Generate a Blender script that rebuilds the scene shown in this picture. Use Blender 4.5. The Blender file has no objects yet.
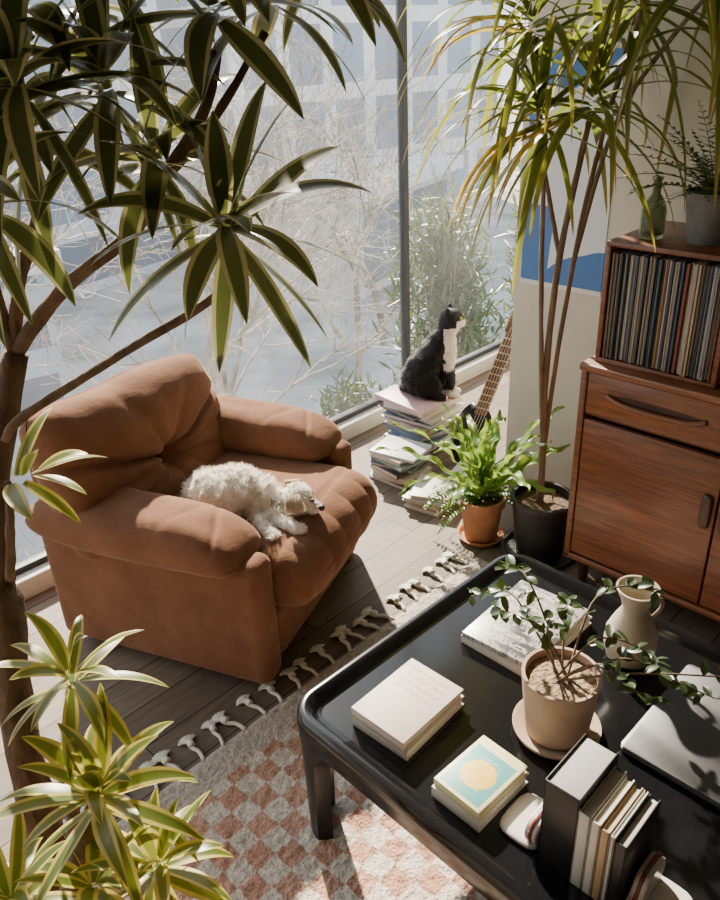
import bpy, bmesh, math, random
import numpy as np
from mathutils import Vector, Matrix, Euler, noise
random.seed(7)
C=bpy.context.scene.collection
D=bpy.data
pi=math.pi
V3=Vector

# ---------------------------------------------------------------- materials
def nt(name):
    m=D.materials.new(name); m.use_nodes=True
    t=m.node_tree; t.nodes.clear()
    o=t.nodes.new('ShaderNodeOutputMaterial'); b=t.nodes.new('ShaderNodeBsdfPrincipled')
    t.links.new(b.outputs[0],o.inputs[0])
    return m,t,b,o
def lk(t,a,b): t.links.new(a,b)
def mixrgb(t,fac,a,b,blend='MIX'):
    n=t.nodes.new('ShaderNodeMix'); n.data_type='RGBA'; n.blend_type=blend
    for i,v in ((0,fac),(6,a),(7,b)):
        if hasattr(v,'links') or hasattr(v,'is_linked'): t.links.new(v,n.inputs[i])
        else: n.inputs[i].default_value=v if i==0 else (*v,1)
    return n.outputs[2]
def math_(t,op,a,b=0.0,c=0.0):
    n=t.nodes.new('ShaderNodeMath'); n.operation=op
    for i,v in enumerate((a,b,c)):
        if hasattr(v,'is_linked'): t.links.new(v,n.inputs[i])
        else: n.inputs[i].default_value=v
    return n.outputs[0]
def coords(t,scale=(1,1,1),kind='Object',rot=(0,0,0)):
    tc=t.nodes.new('ShaderNodeTexCoord'); mp=t.nodes.new('ShaderNodeMapping')
    mp.inputs['Scale'].default_value=scale; mp.inputs['Rotation'].default_value=rot
    t.links.new(tc.outputs[kind],mp.inputs[0]); return mp.outputs[0]
def noisetex(t,vec,scale,detail=4,rough=.55):
    n=t.nodes.new('ShaderNodeTexNoise'); n.inputs['Scale'].default_value=scale
    n.inputs['Detail'].default_value=detail; n.inputs['Roughness'].default_value=rough
    t.links.new(vec,n.inputs['Vector']); return n.outputs['Fac']
def ramp(t,fac,stops):
    r=t.nodes.new('ShaderNodeValToRGB'); e=r.color_ramp.elements
    while len(e)<len(stops): e.new(.5)
    for i,(p,c) in enumerate(stops):
        e[i].position=p; e[i].color=(*c,1) if len(c)==3 else c
    t.links.new(fac,r.inputs[0]); return r.outputs[0]
def bump(t,b,h,strength,dist=.01):
    n=t.nodes.new('ShaderNodeBump'); n.inputs['Strength'].default_value=strength; n.inputs['Distance'].default_value=dist
    t.links.new(h,n.inputs['Height']); t.links.new(n.outputs[0],b.inputs['Normal'])
def M(name,c1,c2=None,scale=20,rough=.5,bmp=0,stretch=(1,1,1),spec=.5,metal=0,sheen=0,coat=0,dist=.004,detail=4):
    m,t,b,o=nt(name)
    if c2 is None: c2=tuple(x*.82 for x in c1)
    v=coords(t,stretch); n=noisetex(t,v,scale,detail)
    lk(t,ramp(t,n,[(.3,c2),(.7,c1)]),b.inputs['Base Color'])
    b.inputs['Roughness'].default_value=rough; b.inputs['Metallic'].default_value=metal
    b.inputs['Specular IOR Level'].default_value=spec
    b.inputs['Sheen Weight'].default_value=sheen; b.inputs['Sheen Roughness'].default_value=.4
    b.inputs['Coat Weight'].default_value=coat; b.inputs['Coat Roughness'].default_value=.1
    if bmp: bump(t,b,n,bmp,dist)
    return m
def wood(name,c1,c2,axis=1,rough=.4,scale=6,coat=.15):
    m,t,b,o=nt(name)
    st=[18,18,18]; st[axis]=1.1
    v=coords(t,tuple(st)); n=noisetex(t,v,scale*.35,7,.65)
    n2=noisetex(t,coords(t,(1,1,1)),2.5,2)
    st2=[60,60,60]; st2[axis]=2.5
    n3=noisetex(t,coords(t,tuple(st2)),3,3)
    col=ramp(t,n,[(.30,c2),(.5,tuple((a+b_)/2 for a,b_ in zip(c1,c2))),(.68,c1)])
    col=mixrgb(t,.25,col,ramp(t,n2,[(.3,c2),(.7,c1)]))
    col=mixrgb(t,1.,col,ramp(t,n3,[(.35,(.62,.58,.55)),(.6,(1.08,1.08,1.08))]),'MULTIPLY')
    lk(t,col,b.inputs['Base Color']); b.inputs['Roughness'].default_value=rough
    b.inputs['Coat Weight'].default_value=coat; b.inputs['Coat Roughness'].default_value=.25
    bump(t,b,n,.12,.002); return m
def translu(t,o,sh,colr,fac):
    tr=t.nodes.new('ShaderNodeBsdfTranslucent')
    if hasattr(colr,'is_linked'): lk(t,colr,tr.inputs[0])
    else: tr.inputs[0].default_value=(*colr,1)
    mx=t.nodes.new('ShaderNodeMixShader'); mx.inputs[0].default_value=fac
    lk(t,sh,mx.inputs[1]); lk(t,tr.outputs[0],mx.inputs[2]); lk(t,mx.outputs[0],o.inputs[0])
def leafmat(name,mid,edge,e0=.30,e1=.36,trans=.35,rough=.38,tip=None,streak=True,tint=(.5,.6,.05)):
    m,t,b,o=nt(name)
    uv=t.nodes.new('ShaderNodeUVMap'); sp=t.nodes.new('ShaderNodeSeparateXYZ'); lk(t,uv.outputs[0],sp.inputs[0])
    d=math_(t,'ABSOLUTE',math_(t,'SUBTRACT',sp.outputs[0],.5))
    tc=coords(t,(1,1,1)); n=noisetex(t,tc,9,2); n3=noisetex(t,tc,60,2)
    dd=math_(t,'ADD',d,math_(t,'MULTIPLY',math_(t,'SUBTRACT',n,.5),.12))
    col=ramp(t,dd,[(e0,mid),(e1,edge)])
    col=mixrgb(t,math_(t,'MULTIPLY',n3,.3),col,tuple(x*.5 for x in mid))
    if tip: col=mixrgb(t,math_(t,'POWER',sp.outputs[1],3.),col,tip)
    lk(t,col,b.inputs['Base Color']); b.inputs['Roughness'].default_value=rough
    translu(t,o,b.outputs[0],mixrgb(t,.3,col,tint),trans)
    return m

# ---------------------------------------------------------------- object helpers
def top(o,label,cat,group=None):
    o["label"]=label; o["category"]=cat
    if group: o["group"]=group
    return o
def place(o,parent=None,loc=(0,0,0),rz=0,rot=None):
    C.objects.link(o)
    if parent: o.parent=parent
    o.location=loc; o.rotation_euler=rot if rot else (0,0,rz)
    return o
def empty(name,loc,rz=0):
    e=D.objects.new(name,None); e.empty_display_size=.05
    return place(e,None,loc,rz)
def mesh(name,vs,fs,mat,parent=None,loc=(0,0,0),rz=0,rot=None,smooth=True,uv=None,mods=None):
    me=D.meshes.new(name); me.from_pydata([tuple(v) for v in vs],[],fs); me.update()
    mats=mat if isinstance(mat,(list,tuple)) else [mat]
    for m in mats: me.materials.append(m)
    if uv is not None:
        l=me.uv_layers.new(name='UVMap')
        idx=np.zeros(len(me.loops),dtype=np.int32); me.loops.foreach_get('vertex_index',idx)
        l.data.foreach_set('uv',np.array(uv,dtype=np.float32)[idx].ravel())
    if smooth: me.polygons.foreach_set('use_smooth',[True]*len(me.polygons))
    o=D.objects.new(name,me)
    return place(o,parent,loc,rz,rot)
def bmobj(name,bm,mat,parent=None,loc=(0,0,0),rz=0,rot=None,smooth=True):
    me=D.meshes.new(name); bm.to_mesh(me); bm.free()
    mats=mat if isinstance(mat,(list,tuple)) else [mat]
    for m in mats: me.materials.append(m)
    if smooth: me.polygons.foreach_set('use_smooth',[True]*len(me.polygons))
    o=D.objects.new(name,me); return place(o,parent,loc,rz,rot)
def wn(o,ang=40):
    me=o.data
    try: me.set_sharp_from_angle(angle=math.radians(ang))
    except Exception: pass
    return o
def box_bm(bm,c,s,r=0,seg=2):
    ret=bmesh.ops.create_cube(bm,size=1)
    vs=ret['verts']
    for v in vs: v.co=V3((v.co.x*s[0]+c[0],v.co.y*s[1]+c[1],v.co.z*s[2]+c[2]))
    if r>0:
        es=list({e for v in vs for e in v.link_edges})
        bmesh.ops.bevel(bm,geom=es,offset=r,segments=seg,profile=.5,affect='EDGES')
def box(name,c,s,mat,parent=None,r=.003,seg=2,loc=(0,0,0),rz=0,rot=None):
    bm=bmesh.new(); box_bm(bm,c,s,r,seg)
    return wn(bmobj(name,bm,mat,parent,loc,rz,rot),50)
def boxes(name,lst,mat,parent=None,r=.003,loc=(0,0,0),rz=0,rot=None):
    bm=bmesh.new()
    for c,s in lst: box_bm(bm,c,s,min(r,min(s)*.45),2)
    return wn(bmobj(name,bm,mat,parent,loc,rz,rot),50)
def lathe(name,prof,mat,parent=None,loc=(0,0,0),seg=40,rot=None):
    vs=[];fs=[];n=len(prof)
    for i in range(seg):
        a=2*pi*i/seg
        for r,z in prof: vs.append((r*math.cos(a),r*math.sin(a),z))
    for i in range(seg):
        for j in range(n-1):
            a=i*n+j;b=((i+1)%seg)*n+j
            fs.append((a,b,b+1,a+1))
    o=mesh(name,vs,fs,mat,parent,loc,rot=rot)
    bm=bmesh.new(); bm.from_mesh(o.data); bmesh.ops.remove_doubles(bm,verts=bm.verts,dist=1e-5)
    bmesh.ops.recalc_face_normals(bm,faces=bm.faces); bm.to_mesh(o.data); bm.free()
    return wn(o,45)
def smoothpts(pts,k=4):
    P=[V3(p) for p in pts]
    if len(P)<3: return P
    out=[]
    for i in range(len(P)-1):
        p0=P[max(i-1,0)];p1=P[i];p2=P[i+1];p3=P[min(i+2,len(P)-1)]
        for j in range(k):
            t=j/k
            out.append(.5*((2*p1)+(-p0+p2)*t+(2*p0-5*p1+4*p2-p3)*t*t+(-p0+3*p1-3*p2+p3)*t**3))
    out.append(P[-1]); return out
def tube_geo(vs,fs,pts,r0,r1,seg=8,rough=0,uvl=None,cap=True):
    pts=[V3(p) for p in pts]; n=len(pts); base=len(vs)
    up=V3((.3,.2,1)).normalized()
    for i,p in enumerate(pts):
        d=(pts[min(i+1,n-1)]-pts[max(i-1,0)]).normalized()
        s=d.cross(up)
        if s.length<.05: s=d.cross(V3((1,0,0)))
        s.normalize(); q=s.cross(d).normalized()
        r=r0+(r1-r0)*i/(n-1)
        for k in range(seg):
            a=2*pi*k/seg
            rr=r*(1+rough*noise.noise(V3((p.x*30+math.cos(a)*2,p.y*30+math.sin(a)*2,p.z*30)))) if rough else r
            vs.append(p+s*math.cos(a)*rr+q*math.sin(a)*rr)
            if uvl is not None: uvl.append((k/seg,i/(n-1)))
    for i in range(n-1):
        for k in range(seg):
            a=base+i*seg+k;b=base+i*seg+(k+1)%seg
            fs.append((a,b,b+seg,a+seg))
    if cap:
        fs.append(tuple(base+k for k in range(seg))[::-1]); fs.append(tuple(base+(n-1)*seg+k for k in range(seg)))
def tubes(name,lst,mat,parent=None,seg=8,rough=0,loc=(0,0,0)):
    vs=[];fs=[]
    for pts,r0,r1 in lst: tube_geo(vs,fs,smoothpts(pts,5),r0,r1,seg,rough)
    return mesh(name,vs,fs,mat,parent,loc)
class Leaves:
    def __init__(s): s.v=[];s.f=[];s.uv=[]
    def add(s,base,d,L,W,droop=.6,fold=.22,n=9,wave=0,shape=0,curl=0):
        p=V3(base); d=V3(d).normalized(); Z=V3((0,0,1))
        side=d.cross(Z)
        if side.length<.15: side=d.cross(V3((random.uniform(-1,1),random.uniform(-1,1),.1)))
        side.normalize(); tw=random.uniform(-.5,.5); side=(Matrix.Rotation(tw,3,d)@side)
        b0=len(s.v); cu=random.uniform(-curl,curl)
        for i in range(n+1):
            t=i/n
            if shape==0: w=W*max(0.03,math.sin(pi*(.08+.92*t)**.9))**.75*(1 if t<.98 else .4)
            elif shape==1: w=W*(1-t)**.6*min(1,.45+t*4)+.0006
            else: w=W*max(.02,math.sin(pi*min(1,.03+.97*t)))**.6
            sd=(side-d*side.dot(d)).normalized(); nm=sd.cross(d).normalized()
            wv=wave*math.sin(t*26+b0)*W
            h=w*.5
            for k,u in enumerate((-1,-.5,0,.5,1)):
                s.v.append(p+sd*h*u*(1-.1*abs(u))+nm*(fold*h*abs(u)+wv*u*(1 if u>0 else -.8))); s.uv.append(((u+1)/2,t))
            p=p+d*(L/n); d=(d+V3((0,0,-droop/n*(0.4+1.2*t)))+sd*(cu/n)).normalized()
        for i in range(n):
            for k in range(4):
                a=b0+i*5+k; s.f.append((a,a+1,a+6,a+5))
    def rosette(s,c,ax,count,L,W,droop=.7,amin=15,amax=105,fold=.22,wave=0,shape=0,sc=.03,n=9,curl=0):
        ax=V3(ax).normalized(); q=V3((0,0,1)).rotation_difference(ax); a0=random.random()*6
        for k in range(count):
            f=(k+.5)/count; a=a0+k*2.39996; th=math.radians(amin+(amax-amin)*f+random.uniform(-8,8))
            d=q@V3((math.sin(th)*math.cos(a),math.sin(th)*math.sin(a),math.cos(th)))
            l=L*random.uniform(.78,1.08)*(.7+.3*min(1,f*2))
            s.add(V3(c)+ax*sc*(1-f)*1.5+d*.008,d,l,W*random.uniform(.85,1.1),droop*random.uniform(.7,1.3),fold,n,wave,shape,curl)
    def obj(s,name,mat,parent=None,loc=(0,0,0)):
        return mesh(name,s.v,s.f,mat,parent,loc,uv=s.uv)
def cushion(name,c,s,mat,parent,e=4,n=22,fn=None,rot=None,rz=0):
    bm=bmesh.new(); bmesh.ops.create_cube(bm,size=2)
    bmesh.ops.subdivide_edges(bm,edges=bm.edges[:],cuts=n,use_grid_fill=True)
    for v in bm.verts:
        x,y,z=v.co
        x,y,z=[math.sin(a*pi/2*.96)/math.sin(pi/2*.96) for a in (x,y,z)]
        k=(abs(x)**e+abs(y)**e+abs(z)**e)**(-1/e)
        p=V3((x*k,y*k,z*k)); q=V3((p.x*s[0],p.y*s[1],p.z*s[2]))
        if fn: q=fn(p,q)
        v.co=q
    return bmobj(name,bm,mat,parent,c,rz,rot)
def pillow(name,c,hx,hz,th,mat,parent,fn=None,rot=None,rz=0,nu=60,nv=44,rnd=.30,pw=5,axis='xz',corner=.13,pe=.42):
    vs=[];fs=[]
    def pt(u,v,sgn):
        x=u*math.sqrt(1-rnd*v*v*u*u) ; z=v*math.sqrt(1-rnd*u*u*v*v)
        k=1-corner*(abs(u)**6)*(abs(v)**6)
        x*=k; z*=k
        prof=max(0,(1-abs(u)**pw)*(1-abs(v)**pw))**pe
        p=V3((x*hx,-sgn*th*prof,z*hz))
        return fn(u,v,sgn,p) if fn else p
    def g(i,n): 
        a=-1+2*i/n; return math.sin(a*pi/2*.97)/math.sin(pi/2*.97)
    for sgn in (1,-1):
        for j in range(nv+1):
            for i in range(nu+1): vs.append(pt(g(i,nu),g(j,nv),sgn))
    W=nu+1; H=(nu+1)*(nv+1)
    for j in range(nv):
        for i in range(nu):
            a=j*W+i; fs.append((a,a+1,a+1+W,a+W)); b=a+H; fs.append((b+1,b,b+W,b+1+W))
    if axis=='xy': vs=[V3((p.x,p.z,-p.y)) for p in vs]
    o=mesh(name,vs,fs,mat,parent,c,rz,rot)
    bm=bmesh.new(); bm.from_mesh(o.data); bmesh.ops.remove_doubles(bm,verts=bm.verts,dist=2e-4)
    bmesh.ops.recalc_face_normals(bm,faces=bm.faces); bm.to_mesh(o.data); bm.free()
    return o
def rrect(hx,hy,r,n=8):
    pts=[]
    for cx,cy,a0 in ((hx-r,hy-r,0),(-hx+r,hy-r,90),(-hx+r,-hy+r,180),(hx-r,-hy+r,270)):
        for i in range(n+1):
            a=math.radians(a0+90*i/n); pts.append((cx+r*math.cos(a),cy+r*math.sin(a)))
    return pts
def ell_geo(c,r,rot=(0,0,0)):
    bm=bmesh.new(); bmesh.ops.create_icosphere(bm,subdivisions=3,radius=1)
    R=Euler(rot).to_matrix()
    vs=[R@V3((v.co.x*r[0],v.co.y*r[1],v.co.z*r[2]))+V3(c) for v in bm.verts]
    fs=[tuple(v.index for v in f.verts) for f in bm.faces]; bm.free(); return vs,fs
def organic(name,prims,voxel,mats,parent,smooth_it=6,tag=None):
    vs=[];fs=[]
    for p in prims:
        if p[0]=='e': a,b=ell_geo(p[1],p[2],p[3] if len(p)>3 else (0,0,0)); o=len(vs); vs+=a; fs+=[tuple(i+o for i in f) for f in b]
        else:
            pts=p[1]; rr=p[2]
            sp=smoothpts(pts,5)
            for i,q in enumerate(sp):
                t=i/(len(sp)-1)*(len(rr)-1); k=min(int(t),len(rr)-2); r=rr[k]+(rr[k+1]-rr[k])*(t-k)
                a,b=ell_geo(q,(r,r,r)); o=len(vs); vs+=a; fs+=[tuple(i2+o for i2 in f) for f in b]
    me=D.meshes.new('tmp'); me.from_pydata([tuple(v) for v in vs],[],fs)
    ob=D.objects.new('tmp',me); C.objects.link(ob)
    r=ob.modifiers.new('r','REMESH'); r.mode='VOXEL'; r.voxel_size=voxel
    sm=ob.modifiers.new('s','SMOOTH'); sm.factor=.5; sm.iterations=smooth_it
    dg=bpy.context.evaluated_depsgraph_get(); ev=ob.evaluated_get(dg)
    nm=D.meshes.new_from_object(ev); D.objects.remove(ob); nm.name=name
    for m in mats: nm.materials.append(m)
    for p in nm.polygons:
        p.use_smooth=True
        if tag: p.material_index=tag(p.center)
    o=D.objects.new(name,nm); place(o,parent); return o
def fur(name,src,mat,parent,count,L,W,lay=(0,0,-1),layk=.6,seedv=3,clump=1.5,matidx=None,nf=28,lenfn=None,sel=None):
    rnd=random.Random(seedv)
    me=src.data; polys=[p for p in me.polygons if (matidx is None or p.material_index==matidx) and (sel is None or sel(p.center))]
    ar=np.array([p.area for p in polys]); cum=np.cumsum(ar)/ar.sum()
    vs=[];fs=[]
    lay=V3(lay)
    for k in range(count):
        p=polys[min(len(polys)-1,int(np.searchsorted(cum,rnd.random())))]
        vv=[me.vertices[i].co for i in p.vertices]
        w=[rnd.random() for _ in vv]; sw=sum(w); b=sum((v*x for v,x in zip(vv,w)),V3())/sw
        n=p.normal
        cl=V3((noise.noise(b*nf),noise.noise(b*nf+V3((7,0,0))),noise.noise(b*nf+V3((0,9,0)))))
        d=(n+lay*layk+cl*clump+V3((rnd.uniform(-.3,.3),rnd.uniform(-.3,.3),rnd.uniform(-.3,.3)))).normalized()
        if d.dot(n)<.15: d=(d+n*.4).normalized()
        s=d.cross(n)
        if s.length<.01: s=d.cross(V3((1,0,0)))
        s.normalize(); l=L*rnd.uniform(.6,1.2)*(lenfn(b) if lenfn else 1)
        d2=(d+cl*.8+lay*.4).normalized(); i0=len(vs)
        b=b-n*.002
        vs+=[b-s*W,b+s*W,b+d*l*.5+s*W*.7,b+d*l*.5-s*W*.7,b+d*l*.5+d2*l*.5]
        fs+=[(i0,i0+1,i0+2,i0+3),(i0+3,i0+2,i0+4)]
    return mesh(name,vs,fs,mat,parent)

# ---------------------------------------------------------------- palette
m_wall=M('plaster_cream',(.58,.53,.44),(.53,.48,.39),6,.85,.15)
m_wall2=M('plaster_taupe',(.28,.24,.20),None,6,.85)
m_white=M('painted_white',(.66,.65,.61),(.60,.59,.55),15,.4)
m_dark=M('dark_metal',(.03,.033,.036),(.02,.022,.025),20,.4)
def velvet():
    m,t,b,o=nt('brown_velvet')
    v=coords(t); n=noisetex(t,v,6,5,.65); n2=noisetex(t,v,260,2); n4=noisetex(t,coords(t,(1,1,1.6)),11,4,.55)
    col=ramp(t,n,[(.3,(.155,.070,.038)),(.7,(.245,.122,.070))])
    lk(t,col,b.inputs['Base Color']); b.inputs['Roughness'].default_value=.88
    b.inputs['Sheen Weight'].default_value=.45; b.inputs['Sheen Roughness'].default_value=.28
    b.inputs['Sheen Tint'].default_value=(1,.72,.52,1); b.inputs['Specular IOR Level'].default_value=.12
    bump(t,b,math_(t,'ADD',n2,math_(t,'MULTIPLY',n4,5.)),.28,.005); return m
m_velvet=velvet()
m_teak=wood('teak_wood',(.29,.105,.040),(.11,.036,.014),1,.35)
m_teakv=wood('teak_wood_upright',(.27,.095,.036),(.10,.033,.013),1,.35)
m_teakd=wood('dark_teak',(.07,.026,.012),(.035,.013,.006),1,.4)
m_black=M('black_lacquer',(.006,.006,.007),(.005,.005,.006),30,.13,0,spec=.5)
m_blackl=M('black_lacquer_satin',(.008,.008,.009),(.006,.006,.007),30,.3,0,spec=.4)
m_soil=M('potting_soil',(.20,.13,.08),(.06,.035,.02),120,.95,1.,dist=.01)
m_paper=M('paper_pages',(.66,.61,.51),(.48,.44,.36),200,.8,.3,(1,1,30),dist=.001)
m_paperg=M('grey_pages',(.42,.41,.39),(.30,.29,.28),200,.8,.3,(1,1,30),dist=.001)

# ---------------------------------------------------------------- room shell
YW=2.50
def floor_mat():
    m,t,b,o=nt('grey_brown_floorboards')
    v=coords(t,(1,1,1))
    br=t.nodes.new('ShaderNodeTexBrick'); lk(t,v,br.inputs[0])
    br.inputs['Color1'].default_value=(.165,.130,.100,1); br.inputs['Color2'].default_value=(.250,.200,.155,1)
    br.inputs['Mortar'].default_value=(.03,.024,.02,1); br.inputs['Scale'].default_value=1
    br.inputs['Mortar Size'].default_value=.0022; br.inputs['Brick Width'].default_value=1.3; br.inputs['Row Height'].default_value=.14
    n=noisetex(t,coords(t,(2.,26,10)),3,7,.65)
    col=mixrgb(t,1.,br.outputs[0],ramp(t,n,[(.25,(.52,.50,.48)),(.7,(1.15,1.12,1.1))]),'MULTIPLY')
    lk(t,col,b.inputs['Base Color']); b.inputs['Roughness'].default_value=.55; b.inputs['Specular IOR Level'].default_value=.28
    bump(t,b,math_(t,'ADD',n,math_(t,'MULTIPLY',br.outputs['Fac'],-2.)),.15,.003); return m
def st(o): o["kind"]="structure"; return o
X0,X1,Y0,ZC=-1.6,4.3,-2.6,3.0
st(box('floor',((X0+X1)/2,(Y0+YW)/2,-.05),(X1-X0+.2,YW-Y0+.2,.1),floor_mat(),r=0))
st(box('ceiling',((X0+X1)/2,(Y0+YW)/2,ZC+.05),(X1-X0+.2,YW-Y0+.2,.1),m_wall2,r=0))
st(box('wall_right',(2.5+.09,(Y0+1.63)/2,ZC/2),(.18,1.63-Y0,ZC),m_wall,r=.004))
st(box('wall_alcove',((2.68+X1)/2,1.54,ZC/2),(X1-2.68,.18,ZC),m_wall,r=0))
st(box('wall_end',(X1+.05,2.06,ZC/2),(.1,1.04,ZC),m_wall,r=0))
st(box('wall_left',(X0-.05,(Y0+YW)/2,ZC/2),(.1,YW-Y0,ZC),m_wall2,r=0))
st(box('wall_back',((X0+2.5)/2,Y0-.05,ZC/2),(2.5-X0,.1,ZC),m_wall2,r=0))
st(box('trim_1',((X0+X1)/2,YW-.035,.04),(X1-X0,.07,.08),m_white,r=.006))
def glassmat():
    m,t,b,o=nt('haze_veil_window_glass'); t.nodes.remove(b)
    tr=t.nodes.new('ShaderNodeBsdfTransparent'); tr.inputs[0].default_value=(.97,.985,.985,1)
    tl=t.nodes.new('ShaderNodeBsdfTranslucent'); tl.inputs[0].default_value=(1,.99,.97,1)  # faint white veil built into the pane to imitate outdoor haze and glare
    gl=t.nodes.new('ShaderNodeBsdfGlossy'); gl.inputs['Roughness'].default_value=.02
    n=noisetex(t,coords(t,(1,1,1)),1.1,5)
    mx=t.nodes.new('ShaderNodeMixShader'); lk(t,ramp(t,n,[(.35,(.006,)*3),(.8,(.036,)*3)]),mx.inputs[0])
    lk(t,tr.outputs[0],mx.inputs[1]); lk(t,tl.outputs[0],mx.inputs[2])
    m2=t.nodes.new('ShaderNodeMixShader'); m2.inputs[0].default_value=.02
    lk(t,mx.outputs[0],m2.inputs[1]); lk(t,gl.outputs[0],m2.inputs[2]); lk(t,m2.outputs[0],o.inputs[0]); return m
m_glass=glassmat()
XM=2.865
for i,(a,b) in enumerate(((X0,XM),(XM,X1))):
    w=b-a; fr=.015
    z0=.08; z1=ZC; zc=(z0+z1)/2
    o=boxes('window_%d'%(i+1),[(((a+fr/2),YW,zc),(fr,.04,z1-z0)),((b-fr/2,YW,zc),(fr,.04,z1-z0)),
        (((a+b)/2,YW,z0+.012),(w-2*fr,.04,.024)),(((a+b)/2,YW,z1-.02),(w-2*fr,.04,.04))],m_dark,r=.002); st(o)
    g=box('glass',((a+b)/2,YW,zc),(w-2*fr,.006,z1-z0-.06),m_glass,o,r=0)

# ---------------------------------------------------------------- outside
m_ground=M('street_ground',(.52,.53,.54),(.13,.15,.16),.55,.95,detail=8)
g=box('street_ground',(10,32,-3.6),(110,58,.2),m_ground,r=0); g["kind"]="structure"
def facade(name,c1,c2,wx,wz):
    m,t,b,o=nt(name)
    br=t.nodes.new('ShaderNodeTexBrick'); lk(t,coords(t,(1,1,1),'Object',(pi/2,0,0)),br.inputs[0])
    br.offset=0; br.inputs['Color1'].default_value=(*c2,1); br.inputs['Color2'].default_value=(*[x*1.6 for x in c2],1)
    br.inputs['Mortar'].default_value=(*c1,1); br.inputs['Scale'].default_value=1
    br.inputs['Mortar Size'].default_value=.22; br.inputs['Brick Width'].default_value=wx; br.inputs['Row Height'].default_value=wz
    br.inputs['Mortar Smooth'].default_value=0
    lk(t,br.outputs[0],b.inputs['Base Color']); b.inputs['Roughness'].default_value=.3; return m
blds=[((-3.2,19.5,-.8),(9,7,5.6),facade('concrete_facade',(.36,.42,.48),(.05,.08,.13),1.8,1.6),-8),
      ((7.5,21,0),(9,6,7.2),facade('grey_facade',(.58,.62,.67),(.09,.14,.21),2.2,1.5),10),
      ((19.5,22,0.4),(12,8,8),facade('pale_facade',(.72,.73,.73),(.14,.19,.26),1.6,2.0),-5),
      ((30,12,1.0),(9,9,9),facade('blue_facade',(.24,.36,.48),(.05,.11,.19),1.5,1.7),20),
      ((14.5,14.5,-2.4),(5,3.4,2.2),facade('low_facade',(.56,.55,.53),(.09,.12,.16),2.5,2.2),14),
      ((2.6,13.2,-2.3),(5.4,2.2,2.4),facade('annex_facade',(.34,.42,.50),(.04,.08,.14),1.4,1.0),-12)]
m_roof=M('roof_concrete',(.76,.78,.80),(.50,.53,.56),.8,.8)
for c,s,mt,rz in blds:
    h=c[2]+s[2]/2+3.5
    e=empty('building',(c[0],c[1],-3.5),math.radians(rz)); top(e,"hazy grey low-rise city building beyond the bare trees","building")
    box('facade',(0,0,h/2),(s[0],s[1],h),mt,e,r=0)
    box('roof',(0,0,h+.15),(s[0]+.5,s[1]+.5,.3),m_roof,e,r=0)
def twigmat():
    m,t,b,o=nt('pale_bark'); n=noisetex(t,coords(t),2.5,4); col=ramp(t,n,[(.35,(.13,.10,.075)),(.65,(.68,.60,.51))]); lk(t,col,b.inputs['Base Color']); b.inputs['Roughness'].default_value=.8
    translu(t,o,b.outputs[0],col,.3); return m
m_twig=twigmat()
def tree(loc,h,seedv,spread=1.0,depth=6,r0=.075,rmin=.0044):
    rnd=random.Random(seedv); vs=[];fs=[]
    def grow(p,d,L,r,lev):
        n=4 if lev<5 else 3; pts=[p]
        for i in range(n):
            d=(d+V3((rnd.uniform(-.28,.28),rnd.uniform(-.28,.28),rnd.uniform(-.12,.2)))*(.5 if lev==0 else 1)).normalized(); p=p+d*L/n; pts.append(p)
        tube_geo(vs,fs,pts,r,r*.55,5 if lev<2 else 3,cap=False)
        if lev>=depth: return
        k=rnd.choice((3,3,4)) if lev<3 else rnd.choice((2,3,3))
        for j in range(k):
            a=rnd.uniform(0,2*pi); th=rnd.uniform(.3,.95)*spread
            q=V3((0,0,1)).rotation_difference(d)
            nd=q@V3((math.sin(th)*math.cos(a),math.sin(th)*math.sin(a),math.cos(th)))
            grow(pts[rnd.choice((2,3,3,-1))],nd,L*rnd.uniform(.66,.84),max(r*.55,rmin),lev+1)
    grow(V3((0,0,0)),V3((0,0,1)),h*.36,r0,0)
    o=mesh('bare_tree',vs,fs,m_twig,None,loc)
    top(o,"leafless pale winter tree with tangled twigs outside the window","tree")
for i,(x,y,h) in enumerate(((1.2,5.9,5.2),(4.0,5.6,5.4),(-1.8,9.4,6.2),(3.0,9.4,6.8),(7.6,7.6,6.2),(10.6,9.8,6.4))):
    tree((x,y,-3.5),h,20+i)
m_ever=leafmat('evergreen_needles',(.035,.085,.028),(.085,.15,.05),.3,.5,.25)
for i,(x,y,sc_) in enumerate(((4.8,3.75,1.42),(6.9,4.1,1.46),(3.45,3.6,1.05),(2.1,3.6,.90))):
    L=Leaves(); rnd=random.Random(i); stems=[]
    for k in range(90):
        a=rnd.uniform(0,6.28); rr=rnd.uniform(0,.6); hz=rnd.uniform(.9,2.6)*1.15
        p=V3((math.cos(a)*rr*(1.2-hz*.3),math.sin(a)*rr*(1.2-hz*.3),hz))
        stems.append(([(0,0,0),(p.x*.3,p.y*.3,hz*.6),tuple(p)],.012,.003))
        for j in range(66): L.add(p-V3((rnd.uniform(-.12,.12),rnd.uniform(-.12,.12),rnd.uniform(0,.55))),(rnd.uniform(-1,1),rnd.uniform(-1,1),rnd.uniform(-.1,1)),.11,.026,.3,n=2)
    e=empty('evergreen_shrub',(x,y,-3.5)); top(e,"bushy grey-green evergreen shrub just outside the window","shrub")
    s_=tubes('stems',stems,m_twig,e,4); L.obj('foliage',m_ever,e); e.scale=(sc_,sc_,sc_)

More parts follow.
